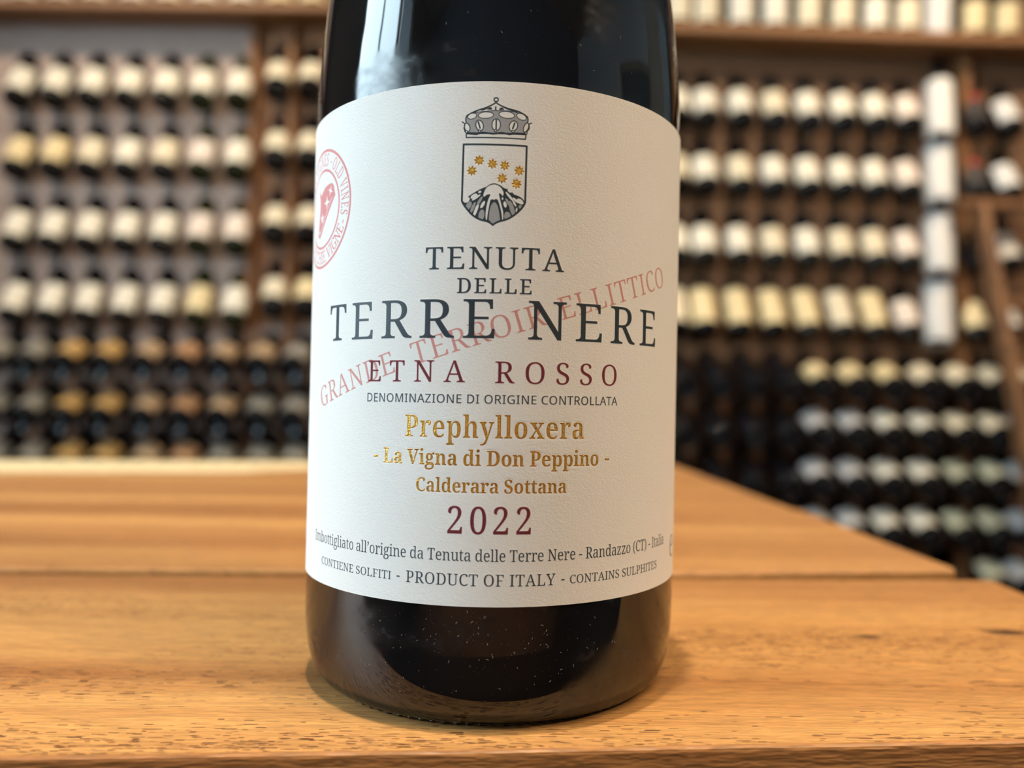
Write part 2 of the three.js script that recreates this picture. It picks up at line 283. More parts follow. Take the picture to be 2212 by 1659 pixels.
  gGrey.fillStyle = INK; P(gGrey, [[190, 1285], [240, 1225, 300, 1190], [390, 1130, 460, 1110], [500, 1068, 550, 1070], [610, 1080, 650, 1120], [720, 1130, 770, 1190], [860, 1210, 890, 1265], [870, 1400, 640, 1520], [537, 1560], [440, 1520], [240, 1430, 190, 1285]]); gGrey.fill();
  gGrey.fillStyle = PAPER; P(gGrey, [[440, 1150], [470, 1085, 550, 1082], [620, 1090, 650, 1165], [655, 1205, 640, 1212], [610, 1165, 600, 1190], [615, 1260, 650, 1380], [662, 1490, 640, 1488], [640, 1400, 590, 1260], [570, 1235, 545, 1258], [520, 1240, 505, 1262], [490, 1330, 470, 1485], [450, 1480, 455, 1400], [460, 1280, 505, 1195], [470, 1190, 440, 1220], [410, 1230, 440, 1150]]); gGrey.fill();
  for (const [x, y, rx, ry, ro] of [[238, 1258, 40, 28, -0.6], [320, 1215, 44, 22, -0.55], [384, 1168, 20, 14, -0.4], [420, 1310, 18, 46, 0.5], [345, 1375, 18, 86, 0.35], [345, 1230, 60, 14, -0.6], [720, 1152, 28, 16, 0.5], [840, 1265, 44, 26, 0.65], [790, 1255, 46, 14, 0.7], [670, 1305, 18, 36, -0.25], [720, 1215, 70, 14, 0.85], [800, 1360, 10, 26, 0.2], [775, 1290, 12, 40, -0.5], [640, 1240, 10, 16, 0]]) { blob(gGrey, x, y, rx, ry, ro); gGrey.fill(); }
  gGrey.fillStyle = GREY; P(gGrey, [[490, 1480], [495, 1290, 550, 1280], [600, 1290, 618, 1480], [580, 1505, 537, 1528]]); gGrey.fill();
  for (const [x, y, rx, ry, ro] of [[262, 1322, 30, 52, 0.5], [385, 1268, 16, 60, 0.55], [310, 1345, 18, 70, 0.4], [408, 1430, 34, 66, 0.15], [700, 1440, 38, 56, -0.15], [748, 1350, 26, 92, -0.3], [698, 1275, 16, 46, -0.5], [842, 1325, 22, 22, 0]]) { blob(gGrey, x, y, rx, ry, ro); gGrey.fill(); }
  gGrey.restore();
  P(gGrey, [[190, 632], [900, 640], [896, 1270], [880, 1330, 800, 1400], [720, 1470, 640, 1488], [580, 1500, 537, 1538], [500, 1500, 440, 1490], [340, 1470, 270, 1390], [190, 1300, 184, 1265]]); gGrey.lineWidth = ew(21); gGrey.stroke();
  // --- gold stars and lines
  gGold.fillStyle = gGE.fillStyle = '#000';
  for (const [x, y, r] of [[370, 812, 62], [290, 930, 62], [520, 850, 62], [658, 865, 60], [822, 918, 62], [632, 1012, 62], [795, 1066, 62]]) star(gGold, 0.15 + (x - 541) / 61.5, 45.75 - (y - 628) / 61.5, r / 61.5, (r * 0.6) / 61.5, 8, 0.1);
  const GL = [['Prephylloxera', -15.9, -7.82, 18.5, -7.82, 3.98], ['La Vigna di Don Peppino', -20.4, -12.8, 21.85, -12.8, 2.75], ['-', -22.75, -12.75, -21.6, -12.75, 2.75], ['-', 23.1, -12.75, 24.3, -12.75, 2.75], ['Calderara Sottana', -13.4, -17.7, 15.05, -17.7, 2.5]];
  for (const [s, u0, v0, u1, v1, c] of GL) text(gGold, s, u0, v0, u1, v1, c, { bold: true, track: c < 3 ? 0.0 : 0.02, thin: c < 3 ? 0 : 0.1 });
  // --- black, red and grey print
  gInk.fillStyle = gInk.strokeStyle = INK; gRed.fillStyle = RED;
  text(gInk, 'TENUTA', -12.45, 22.95, 13.6, 22.95, 4.05, { track: 0.1, thin: -0.02 });
  text(gInk, 'DELLE', -6.3, 18.53, 7.6, 18.53, 2.67, { track: 0.12, thin: -0.06 });
  text(gInk, 'TERRE', -37.65, 10.3, 1.3, 10.3, 7.05, { track: 0.17, thin: 0.02 });
  text(gInk, 'NERE', 6.6, 10.25, 38.3, 10.25, 7.1, { track: 0.17, thin: 0.02 });
  text(gRed, 'ETNA', -24.7, 2.3, -4.35, 2.3, 3.95, { track: 0.42 });
  text(gRed, 'ROSSO', 0.9, 2.23, 26.05, 2.23, 3.98, { track: 0.42 });
  text(gRed, '2022', -7.3, -25.12, 8.65, -25.12, 4.85, { track: 0.18, thin: -0.06 });
  text(gInk, 'DENOMINAZIONE DI ORIGINE CONTROLLATA', -24.85, -1.5, 26.05, -1.5, 1.62, { font: 'sans-serif', track: 0.02, thin: -0.015 });
  text(gInk, 'Imbottigliato all\u2019origine da Tenuta delle Terre Nere - Randazzo (CT) - Italia', -42.6, -30.12, 44.05, -30.12, 2.1, { thin: 0 });
  text(gInk, 'CONTIENE SOLFITI', -38.9, -34.4, -17.95, -34.4, 1.5, {}); text(gInk, '-', -16.9, -34.5, -16.1, -34.5, 2.1);
  text(gInk, 'PRODUCT OF ITALY', -14.95, -34.5, 13.1, -34.5, 2.12, { track: 0.03 });
  text(gInk, '-', 14.2, -34.5, 15.0, -34.5, 2.1); text(gInk, 'CONTAINS SULPHITES', 15.9, -34.42, 40.45, -34.42, 1.62, {});
  text(gInk, 'e', 48.6, -34.0, 53.4, -34.0, 6.4, { thin: 0.3 });
  gDiag.fillStyle = PINK;
  const dg = (s0, s1, s) => { const a = Math.atan2(26.0, 82.2), at = (q) => [-40.9 + q * Math.cos(a), -3.15 + q * Math.sin(a)]; text(gDiag, s, ...at(s0), ...at(s1), 4.15, { track: 0.04, thin: 0.08 }); };
  dg(0, 24.2, 'GRANDE'); dg(28.0, 54.0, 'TERROIR'); dg(56.8, 86.6, 'ELLITTICO');

  // --- put the layers together
  const data = (c) => c.getContext('2d').getImageData(0, 0, W, H).data;
  const col = mk(), g = col.getContext('2d'); g.fillStyle = PAPER; g.fillRect(0, 0, W, H);
  g.globalCompositeOperation = 'multiply'; g.drawImage(cDiag, 0, 0); g.globalCompositeOperation = 'source-over';
  for (const c of [cRose, cGrey, cInk, cRed]) g.drawImage(c, 0, 0);
  g.globalCompositeOperation = 'multiply'; g.globalAlpha = 0.25; g.drawImage(cDiag, 0, 0); g.globalAlpha = 1; g.globalCompositeOperation = 'source-over';
  const im = g.getImageData(0, 0, W, H), d = im.data, gd = data(cGold), ink = data(cInk), red = data(cRed), rose = data(cRose);
  const mr = mk(), mg = mr.getContext('2d'), mi = mg.createImageData(W, H), m = mi.data;
  const soft = (src, r) => { const a = new Float32Array(W * H), b = new Float32Array(W * H); for (let i = 0; i < W * H; i++) a[i] = src[i * 4 + 3] / 255; for (let pass = 0; pass < 2; pass++) { for (let y = 0; y < H; y++) { let s = 0; for (let x = -r; x < W; x++) { if (x + r < W) s += a[y * W + x + r]; if (x - r - 1 >= 0) s -= a[y * W + x - r - 1]; if (x >= 0) b[y * W + x] = s / (2 * r + 1); } } for (let x = 0; x < W; x++) { let s = 0; for (let y = -r; y < H; y++) { if (y + r < H) s += b[(y + r) * W + x]; if (y - r - 1 >= 0) s -= b[(y - r - 1) * W + x]; if (y >= 0) a[y * W + x] = s / (2 * r + 1); } } } return a; };
  const gs = soft(gd, 3), is = soft(ink, 2), rs = soft(red, 2), bump = new Float32Array(W * H);
  for (let j = 0; j < H; j++) for (let i = 0; i < W; i++) {
    const n = j * W + i, o = n * 4, x = i / KX, y = j / KY;           // millimetres
    const wx = x + 0.5 * (noise(x * 1.3, y * 1.3, 61) - 0.5), wy = y + 0.5 * (noise(x * 1.3 + 9, y * 1.3, 62) - 0.5);
    const ridge = (a) => 1 - Math.abs(2 * a - 1);
    const felt = 0.42 * ridge(noise(wx * 1.9, wy * 3.1, 63)) + 0.34 * ridge(noise(wx * 4.2, wy * 6.2, 64)) + 0.26 * noise(wx * 8, wy * 10, 65);
    const gold = gd[o + 3] / 255, crinkle = 0.6 * noise(x * 4.5, y * 4.5, 66) + 0.4 * noise(x * 11, y * 11, 67);
    const edge = clamp01((1 - gs[n]) * 1.6) * gold;                        // foil pressed into the paper: its rim is darker
    bump[n] = 0.26 * felt * (1 - 0.5 * is[n]) + 0.30 * is[n] + 0.16 * rs[n] - 0.55 * gs[n] + gold * 0.75 * crinkle;
    if (gold > 0) { const q = [255 - 70 * edge, 208 - 92 * edge, 98 - 62 * edge]; for (let k = 0; k < 3; k++) d[o + k] += (q[k] - d[o + k]) * gold; }
    m[o] = 0; m[o + 1] = 255 * (0.78 - 0.42 * gold - 0.22 * (ink[o + 3] / 255)); m[o + 2] = 255 * 0.80 * gold; m[o + 3] = 255;
  }
  g.putImageData(im, 0, 0); mg.putImageData(mi, 0, 0);
  const bt = new THREE.DataTexture(new Float32Array(W * H * 4), W, H, THREE.RGBAFormat, THREE.FloatType);
  for (let j = 0; j < H; j++) for (let i = 0; i < W; i++) { const v = bump[(H - 1 - j) * W + i], o = (j * W + i) * 4; bt.image.data[o] = bt.image.data[o + 1] = bt.image.data[o + 2] = v; bt.image.data[o + 3] = 1; }
  bt.magFilter = THREE.LinearFilter; bt.needsUpdate = true;
  return { map: canvasTex(col, true), mr: canvasTex(mr, false), bump: bt };
}
const bottle = thing('wine_bottle', 'large dark wine bottle with cream front label standing on the plank table', 'bottle');
bottle.position.set(0, TABLE, 0); bottle.rotation.z = -THREE.MathUtils.degToRad(0.4);
{
  const RG = R - 0.00014;
  const prof = [[0, 0.022], [0.012, 0.020], [0.022, 0.013], [0.030, 0.004], [0.0345, 0.0010], [0.0362, 0.0006], [0.0378, 0.0011], [0.0392, 0.0027], [0.0403, 0.0055], [0.0410, 0.0095], [RG, 0.0145], [RG, 0.02], [RG, 0.06], [RG, 0.112], [RG, 0.118], [0.0413, 0.1235], [0.04105, 0.1295], [0.0405, 0.137], [0.0397, 0.145], [0.0386, 0.1525], [0.0366, 0.164], [0.0338, 0.176], [0.0302, 0.188], [0.0262, 0.200], [0.0222, 0.212], [0.0188, 0.224], [0.0166, 0.236], [0.0153, 0.25], [0.0146, 0.27], [0.0145, 0.283], [0.0155, 0.284], [0.0155, 0.291], [0.0145, 0.292], [0.0145, 0.295], [0.0095, 0.295], [0.0095, 0.27]];
  const curve = []; // smooth the shoulder and heel
  for (let i = 0; i < prof.length - 1; i++) for (let k = 0; k < 4; k++) {
    const p0 = prof[Math.max(0, i - 1)], p1 = prof[i], p2 = prof[i + 1], p3 = prof[Math.min(prof.length - 1, i + 2)], t = k / 4;
    const cr = (a, b, c, d) => 0.5 * (2 * b + (c - a) * t + (2 * a - 5 * b + 4 * c - d) * t * t + (3 * b - a - 3 * c + d) * t * t * t);
    const straight = i > 29 || (i >= 10 && i <= 13);
    curve.push(new THREE.Vector2(straight ? p1[0] + (p2[0] - p1[0]) * t : cr(p0[0], p1[0], p2[0], p3[0]), straight ? p1[1] + (p2[1] - p1[1]) * t : cr(p0[1], p1[1], p2[1], p3[1])));
  }
  curve.push(new THREE.Vector2(...prof[prof.length - 1]));
  const glass = new THREE.LatheGeometry(curve, 192, Math.PI, Math.PI * 2);
  { const P = glass.attributes.position, V = glass.attributes.uv; for (let i = 0; i < V.count; i++) V.setY(i, P.getY(i) / 0.3); }
  // smudges of handling on the glass: rough patches with horizontal wipe marks
  const SW = 1024, SH = 512, sc = document.createElement('canvas'); sc.width = SW; sc.height = SH; const sg = sc.getContext('2d'), si = sg.createImageData(SW, SH);
  for (let j = 0; j < SH; j++) for (let i = 0; i < SW; i++) {
    const a = noise(i / 60, j / 16, 71), b = noise(i / 14, j / 3, 72), c = noise(i / 5, j / 1.5, 73), s = clamp01((a - 0.47) * 4) * clamp01(0.35 + b) * (0.5 + 0.6 * c), o = (j * SW + i) * 4;
    si.data[o] = si.data[o + 1] = si.data[o + 2] = 255 * (0.035 + 0.3 * s); si.data[o + 3] = 255;
  }
  sg.putImageData(si, 0, 0);
  const st = canvasTex(sc, false); st.wrapS = st.wrapT = THREE.RepeatWrapping;
  // faint waviness of moulded glass
  const wv = new THREE.DataTexture(new Float32Array(256 * 256 * 4), 256, 256, THREE.RGBAFormat, THREE.FloatType);
  for (let i = 0; i < 65536; i++) { const x = (i % 256) / 256, y = Math.floor(i / 256) / 256, v = noise(x * 42, y * 22, 81) * 0.75 + noise(x * 120, y * 70, 82) * 0.25; wv.image.data.set([v, v, v, 1], i * 4); }
  wv.magFilter = THREE.LinearFilter; wv.needsUpdate = true;
  mesh('glass_body', glass, phys({ color: lin(0.0050, 0.0052, 0.0060), roughness: 1, roughnessMap: st, bumpMap: wv, bumpScale: 0.00006, ior: 1.56 }), bottle, 'near black glass with a rounded heel');
  // ring of knurling under the heel and the mould seam
  const kn = [];
  for (let i = 0; i < 96; i++) { const a = (i / 96) * Math.PI * 2; kn.push(new THREE.SphereGeometry(0.0007, 8, 6).scale(1.25, 0.6, 0.9).rotateY(a).translate(0.0359 * Math.sin(a), 0.0003, 0.0359 * Math.cos(a))); }
  const dk = phys({ color: lin(0.006, 0.004, 0.0035), roughness: 0.12, ior: 1.56 });
  const knurl = mesh('base_knurling', mergeGeometries(kn), dk, bottle); knurl.userData.kind = 'stuff';
  mesh('mould_lug', new THREE.SphereGeometry(0.0012, 12, 8).scale(0.5, 1.5, 0.8).translate(-0.0409, 0.0092, 0.003), dk, bottle);
  mesh('cork', new THREE.CylinderGeometry(0.0094, 0.0094, 0.03, 24).translate(0, 0.278, 0), std({ color: lin(0.5, 0.35, 0.2), roughness: 0.9 }), bottle);
  mesh('capsule', new THREE.LatheGeometry([[0.0152, 0.232], [0.0171, 0.2345], [0.0157, 0.25], [0.0150, 0.27], [0.0149, 0.2835], [0.0159, 0.2845], [0.0159, 0.2915], [0.0149, 0.2925], [0.0148, 0.2955], [0, 0.2955]].map((q) => new THREE.Vector2(...q)), 64), std({ color: lin(0.12, 0.01, 0.015), roughness: 0.35 }), bottle);

  // label: a curved sheet of felt-marked paper, 0.14 mm thick
  const T = labelTextures(), NU = 220, NV = 12, pos = [], uv = [], nor = [], ix = [];
  const edgeLift = (EYE - TABLE) * 1000;                                     // eye line above the table, in mm
  const pt = (u, v, r) => { const a = u / (R * 1000); return [r * Math.sin(a), (v + 0.0042 * u + edgeLift) / 1000, r * Math.cos(a)]; };
  const grid = (fu, fv, nu, nv, f) => { const base = pos.length / 3; for (let j = 0; j <= nv; j++) for (let i = 0; i <= nu; i++) f(i / nu, j / nv); for (let j = 0; j < nv; j++) for (let i = 0; i < nu; i++) { const a = base + j * (nu + 1) + i, b = a + 1, c = a + nu + 1, e = c + 1; ix.push(a, b, e, a, e, c); } };
  const put = (u, v, r, n) => { pos.push(...pt(u, v, r)); uv.push((u + U) / (2 * U), (v - VB) / (VT - VB)); nor.push(...n); };
  const out = (u, s = 1) => { const a = u / (R * 1000); return [s * Math.sin(a), 0, s * Math.cos(a)]; };
  grid(0, 0, NU, NV, (a, b) => { const u = -U + 2 * U * a, v = VB + (VT - VB) * b; put(u, v, R, out(u)); });
  grid(0, 0, NU, 1, (a, b) => { const u = -U + 2 * U * a; put(u, VT, b ? RG - 0.0001 : R, [0, 1, 0]); });
  grid(0, 0, NU, 1, (a, b) => { const u = -U + 2 * U * a; put(u, VB, b ? R : RG - 0.0001, [0, -1, 0]); });
  const lg = new THREE.BufferGeometry();
  lg.setAttribute('position', new THREE.Float32BufferAttribute(pos, 3)); lg.setAttribute('uv', new THREE.Float32BufferAttribute(uv, 2)); lg.setAttribute('normal', new THREE.Float32BufferAttribute(nor, 3)); lg.setIndex(ix);
  mesh('front_label', lg, std({ map: T.map, bumpMap: T.bump, bumpScale: 0.00012, roughness: 1, roughnessMap: T.mr, metalness: 1, metalnessMap: T.mr }), bottle, 'cream felt-marked paper label with black, red and gold print and a crest');

  // lint and dust on the glass
  const r = rng(907), N = 260, dust = new THREE.InstancedMesh(new THREE.CapsuleGeometry(0.5, 1, 2, 5), std({ color: lin(0.62, 0.58, 0.52), roughness: 0.9 }), N);
  dust.name = 'dust_specks'; dust.userData.kind = 'stuff'; dust.castShadow = dust.receiveShadow = true;
  const M = new THREE.Matrix4(), q = new THREE.Quaternion(), e = new THREE.Euler();
  for (let i = 0; i < N; i++) {
    const upper = i % 6 === 0, a = ((r() + r() + r()) / 1.5 - 1) * (upper ? 1.3 : 0.85), y = upper ? 0.121 + 0.03 * r() : 0.0145 + 0.0085 * r() * (1 - 0.3 * Math.abs(a));
    const low = !upper && r() < 0.35, yy = low ? 0.006 + 0.009 * r() : y;
    let rad = RG; for (let k = 0; k < curve.length - 1; k++) if (curve[k].x > 0.036 && curve[k].y <= yy && curve[k + 1].y > yy) rad = curve[k].x + (curve[k + 1].x - curve[k].x) * (yy - curve[k].y) / (curve[k + 1].y - curve[k].y);
    const fibre = r() < 0.3, th = 0.000025 + 0.00003 * r(), len = fibre ? 0.00025 + 0.0004 * r() : th * 1.2;
    e.set(0, a, (r() - 0.5) * 2.6, 'YXZ'); q.setFromEuler(e);
    M.compose(new THREE.Vector3((rad + 0.00002) * Math.sin(a), yy, (rad + 0.00002) * Math.cos(a)), q, new THREE.Vector3(th, len * 0.5, th)); dust.setMatrixAt(i, M);
  }
  bottle.add(dust);
}

// ---------------------------------------------------------------- wine wall
// a frame for each rack: a along the rack, b up from the eye line, c out of its panel
const YAW = THREE.MathUtils.degToRad(3);
const RACK = {
  left: { o: new THREE.Vector3(0, EYE, -2.0), turn: 0 },
  right: { o: new THREE.Vector3(0.3, EYE, -2.0), turn: YAW },
};
const onRack = (side, a, b, c) => new THREE.Vector3(a, b, c).applyAxisAngle(new THREE.Vector3(0, 1, 0), RACK[side].turn).add(RACK[side].o);
const BR = 0.036, DEG = Math.PI / 180;
// how a bottle sits in its hole: tilt back from upright, where its axis meets the panel (m from the base), label middle (m from the base), hole radii and hole middle above the base
const POSE = {
  lean: { tilt: 32 * DEG, cross: 0.100, mid: 0.060, rx: 0.038, ry: 0.070, hy: 0.088 },
  upright: { tilt: 16 * DEG, cross: 0.215, mid: 0.078, rx: 0.032, ry: 0.062, hy: 0.200, yaw: -24 * DEG },
  low: { tilt: 64 * DEG, cross: 0.150, mid: 0.060, rx: 0.038, ry: 0.046, hy: 0.066 },
};
for (const p of Object.values(POSE)) {
  p.c0 = p.cross * Math.sin(p.tilt);                                              // base middle in front of the panel
  p.cf = p.c0 - p.mid * Math.sin(p.tilt) + BR * Math.cos(p.tilt);                 // label middle in front of the panel
  p.yf = p.mid * Math.cos(p.tilt) + BR * Math.sin(p.tilt);                        // label middle above the base middle
}

// rows of bottles leaning back through the panels: [b of the label's middle, a of every column]
const leftCols = [-1.362, -1.262, -1.162, -1.060, -0.958, -0.858, -0.758], leftSide = [-0.650, -0.560];
const rightCols = [0.150, 0.230, 0.327, 0.423, 0.519, 0.616, 0.711, 0.803], rightWhite = 0.893, rightSide = [0.998, 1.092];
const leftRows = [0.854, 0.660, 0.456, 0.257], rightRows = [0.826, 0.641, 0.444, 0.250];
// lower rows: bottles lying almost flat, base outwards
const leftLow = { a: [-1.408, -1.306, -1.205, -1.103, -0.992, -0.890, -0.787, -0.683, -0.586], b: [0.119, -0.024, -0.160] };
const rightLow = { a: [0.166, 0.263, 0.360, 0.455, 0.546, 0.646, 0.747, 0.849, 0.952, 1.050, 1.130], b: [0.088, -0.045, -0.180, -0.318, -0.457] };

// the parallax of a point c in front of the panel, so that columns stay where the wall shows them
const EYEZ = 0.1874;
function seat(side, a, b, c) { const k = 1 - c / (EYEZ + 2.0), off = side === 'left' ? 0 : 0.3; return [(a + off - 0.0046) * k + 0.0046 - off, b * k]; }

// ---- racks
function holePath(x, y, rx, ry) { const h = new THREE.Path(); h.absellipse(x, y, rx, ry, 0, Math.PI * 2, true); return h; }
function panelGeo(x0, x1, y0, y1, holes, thick = 0.012) {
  const s = new THREE.Shape(); s.moveTo(x0, y0); s.lineTo(x1, y0); s.lineTo(x1, y1); s.lineTo(x0, y1); s.closePath();
  for (const h of holes) if (h[0] - h[2] > x0 + 0.001 && h[0] + h[2] < x1 - 0.001 && h[1] - h[3] > y0 + 0.001 && h[1] + h[3] < y1 - 0.001) s.holes.push(holePath(...h));
  const g = new THREE.ExtrudeGeometry(s, { depth: thick, bevelEnabled: false, curveSegments: 18 });
  g.translate(0, 0, -thick); return g;
}
function hole(side, pose, a, b) { const p = POSE[pose], [x, y] = seat(side, a, b, p.cf); return [x - p.c0 * Math.tan(p.yaw ?? 0), y - p.yf + p.hy, p.rx, p.ry]; }
const rightAll = [...rightCols, rightWhite, ...rightSide], leanPose = (i) => (i === 8 ? 'upright' : 'lean');
const taupe = wood(0.6, 0.6, 512, 512, 51, [[150, 132, 124], [172, 152, 143], [80, 66, 60], [84, 70, 64]], [], 500);
const brown = wood(0.6, 0.6, 512, 512, 53, [[96, 68, 47], [122, 88, 60], [50, 34, 22], [50, 34, 24]], [], 500);
const honey = wood(0.6, 0.6, 512, 512, 55, [[116, 78, 46], [142, 98, 58], [80, 54, 32], [80, 54, 34]], [], 500);
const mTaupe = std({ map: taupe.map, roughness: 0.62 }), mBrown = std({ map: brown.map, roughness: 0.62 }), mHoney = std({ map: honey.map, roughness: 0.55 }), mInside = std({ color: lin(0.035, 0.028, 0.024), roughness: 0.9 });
const FLOORB = -EYE;
function rackBase(side, name, label) { const t = thing(name, label, 'wine rack'); t.position.copy(RACK[side].o); t.rotation.y = RACK[side].turn; return t; }
{
  const t = rackBase('left', 'wine_rack', 'taupe wooden wall rack full of bottles, left of the big bottle');
  const x0 = -1.95, x1 = -0.715;
  mesh('upper_panel', panelGeo(x0, x1, 0.179, 0.996, leftRows.flatMap((b) => leftCols.map((a) => hole('left', 'lean', a, b)))), mTaupe, t);
  mesh('upper_panel', panelGeo(-0.699, 0.292, 0.179, 0.996, leftRows.flatMap((b) => leftSide.map((a) => hole('left', 'lean', a, b + 0.03)))), mHoney, t);
  mesh('lower_panel', panelGeo(x0, 0.292, FLOORB, 0.177, leftLow.b.flatMap((b) => leftLow.a.map((a) => hole('left', 'low', a, b)))), mTaupe, t);
  for (const a of [-0.707, -0.604, -0.508]) mesh('post', box(0.016, 1.85, 0.03, a, 0.99 - 0.925, 0.015, 0.003), mHoney, t);
  mesh('ledge', box(2.242, 0.022, 0.14, (x0 + 0.292) / 2, 1.009, 0.03, 0.004), mHoney, t);
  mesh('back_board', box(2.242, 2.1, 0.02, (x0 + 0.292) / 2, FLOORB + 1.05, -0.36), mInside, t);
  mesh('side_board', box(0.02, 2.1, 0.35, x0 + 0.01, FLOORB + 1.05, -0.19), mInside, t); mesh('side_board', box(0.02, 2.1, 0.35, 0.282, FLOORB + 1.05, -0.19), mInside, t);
  mesh('upper_back', box(2.242, 0.5, 0.02, (x0 + 0.292) / 2, 1.27, -0.05), mTaupe, t);
}
{
  const t = rackBase('right', 'wine_rack', 'dark brown wooden wall rack full of bottles, right of the big bottle');
  const x0 = 0.02, x1 = 1.9;
  mesh('upper_panel', panelGeo(x0, x1, 0.158, 0.958, rightRows.flatMap((b) => rightAll.map((a, i) => hole('right', leanPose(i), a, b)))), mBrown, t);
  mesh('lower_panel', panelGeo(x0, x1, FLOORB, 0.156, rightLow.b.flatMap((b) => rightLow.a.map((a) => hole('right', 'low', a, b)))), mBrown, t);
  mesh('post', box(0.022, 1.85, 0.035, 0.944, 0.99 - 0.925, 0.0175, 0.003), mHoney, t);
  mesh('ledge', box(x1 - x0, 0.028, 0.14, (x0 + x1) / 2, 0.973, 0.03, 0.004), mHoney, t);
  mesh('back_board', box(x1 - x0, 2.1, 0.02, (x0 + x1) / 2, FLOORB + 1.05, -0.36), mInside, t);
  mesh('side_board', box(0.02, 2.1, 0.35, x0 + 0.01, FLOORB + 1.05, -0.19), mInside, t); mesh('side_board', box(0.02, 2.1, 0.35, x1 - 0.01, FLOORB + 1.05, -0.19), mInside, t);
  mesh('upper_back', box(x1 - x0, 0.5, 0.02, (x0 + x1) / 2, 1.24, -0.05), mBrown, t);
}

// ---- bottles of the wall
const bp = [[0, 0.018], [0.018, 0.012], [0.028, 0.002], [0.031, 0], [0.0345, 0.003], [BR, 0.008], [BR, 0.158], [0.0352, 0.170], [0.0330, 0.181], [0.0290, 0.192], [0.0232, 0.203], [0.0184, 0.215], [0.0158, 0.230], [0.0146, 0.265], [0.0145, 0.283], [0.0155, 0.285], [0.0155, 0.292], [0.0145, 0.295], [0, 0.295]].map((p) => new THREE.Vector2(...p));
const gGlass = new THREE.LatheGeometry(bp, 28), gCaps = new THREE.LatheGeometry([[0.0170, 0.240], [0.0164, 0.246], [0.0152, 0.265], [0.0151, 0.2835], [0.0161, 0.2855], [0.0161, 0.2925], [0.0150, 0.2962], [0, 0.2965]].map((p) => new THREE.Vector2(...p)), 24);
const gWrap = new THREE.LatheGeometry([[0.0200, 0.0045], [0.0330, -0.0005], [0.0352, 0.0025], [BR + 0.0006, 0.008], [BR + 0.0018, 0.05], [BR + 0.0018, 0.10], [BR + 0.0006, 0.158], [0.0360, 0.168], [0.0354, 0.1685]].map((p) => new THREE.Vector2(...p)), 28);
const labelGeo = (y0, y1) => new THREE.CylinderGeometry(BR + 0.0003, BR + 0.0003, y1 - y0, 28, 1, true, -1.2, 2.4).translate(0, (y0 + y1) / 2, 0);
const gLabel = labelGeo(0.020, 0.100), gHigh = labelGeo(0.018, 0.128), gShort = labelGeo(0.032, 0.092), gLow = labelGeo(0.026, 0.096);
const glassDark = phys({ color: lin(0.006, 0.006, 0.008), roughness: 0.04, ior: 1.52 }), glassGreen = phys({ color: lin(0.014, 0.019, 0.005), roughness: 0.04, ior: 1.52 }), glassBlue = phys({ color: lin(0.006, 0.009, 0.014), roughness: 0.09, ior: 1.52 });
const papers = { cream: [0.70, 0.63, 0.48], white: [0.66, 0.66, 0.66], ivory: [0.74, 0.71, 0.62], yellow: [0.72, 0.60, 0.36], blush: [0.72, 0.64, 0.58], black: [0.03, 0.028, 0.03], grey: [0.30, 0.29, 0.26], gold: [0.56, 0.36, 0.14], tan: [0.50, 0.36, 0.23], copper: [0.50, 0.29, 0.16], sage: [0.46, 0.47, 0.36], silver: [0.55, 0.55, 0.56] };  // yellow and cream also paint lamp glare on some left rack labels
const capCols = { black: [0.02, 0.02, 0.025], tan: [0.40, 0.27, 0.15], gold: [0.48, 0.31, 0.12], cream: [0.62, 0.55, 0.40], grey: [0.30, 0.29, 0.26], silver: [0.5, 0.5, 0.52], copper: [0.42, 0.24, 0.13], sage: [0.38, 0.38, 0.29] };
const paperM = {}, capM = {};
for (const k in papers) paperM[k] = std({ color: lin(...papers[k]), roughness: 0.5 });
for (const k in capCols) capM[k] = std({ color: lin(...capCols[k]), roughness: 0.4 });
const redM = std({ color: lin(0.45, 0.03, 0.04), roughness: 0.5 });
const protos = new Map();
function prototype(kind, paper, cap, glass) {
  const key = [kind, paper, cap, glass].join();
  if (!protos.has(key)) {
    const g = new THREE.Group();
    mesh('glass_body', gGlass, { dark: glassDark, green: glassGreen, blue: glassBlue }[glass], g);
    if (kind === 'wrapped') mesh('paper_wrap', gWrap, paperM[paper], g);
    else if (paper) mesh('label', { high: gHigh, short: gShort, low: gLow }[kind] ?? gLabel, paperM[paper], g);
    if (cap) mesh('capsule', gCaps, capM[cap], g);
    if (kind === 'redtop') mesh('red_seal', new THREE.CylinderGeometry(0.0115, 0.0115, 0.0012, 20).rotateX(Math.PI / 2).translate(0, 0.1, BR + 0.0009), redM, g);
    protos.set(key, g);
  }
  return protos.get(key);
}
const AX = new THREE.Vector3(1, 0, 0), AY = new THREE.Vector3(0, 1, 0);
// pose: a key of POSE, or 'stand'
function putBottle(side, pose, a, b, look, label, group) {
  const o = prototype(...look).clone(); o.name = numbered('wine_bottle'); o.userData = { label, category: 'bottle', group }; scene.add(o);
  const turn = new THREE.Quaternion().setFromAxisAngle(AY, RACK[side].turn), p = POSE[pose], q = new THREE.Quaternion();
  let x, y, c = 0.04;
  if (p) { [x, y] = seat(side, a, b, p.cf); y -= p.yf; c = p.c0; q.setFromAxisAngle(AX, -p.tilt); if (p.yaw) q.premultiply(new THREE.Quaternion().setFromAxisAngle(AY, p.yaw)); } else { [x] = seat(side, a, b, c + BR); y = b; }
  o.position.copy(onRack(side, x, y, c)); o.quaternion.copy(turn).multiply(q);
  return o;
}
const ORD = ['first', 'second', 'third', 'fourth', 'fifth', 'sixth', 'seventh', 'eighth', 'ninth', 'tenth', 'eleventh'];
const WHERE = { left: 'rack left of big bottle', right: 'rack right of big bottle' };
const COLOUR = { dark: 'dark', green: 'green', blue: 'blue-black' };
const rnd = rng(4711), pick = (...l) => l[Math.floor(rnd() * l.length)];
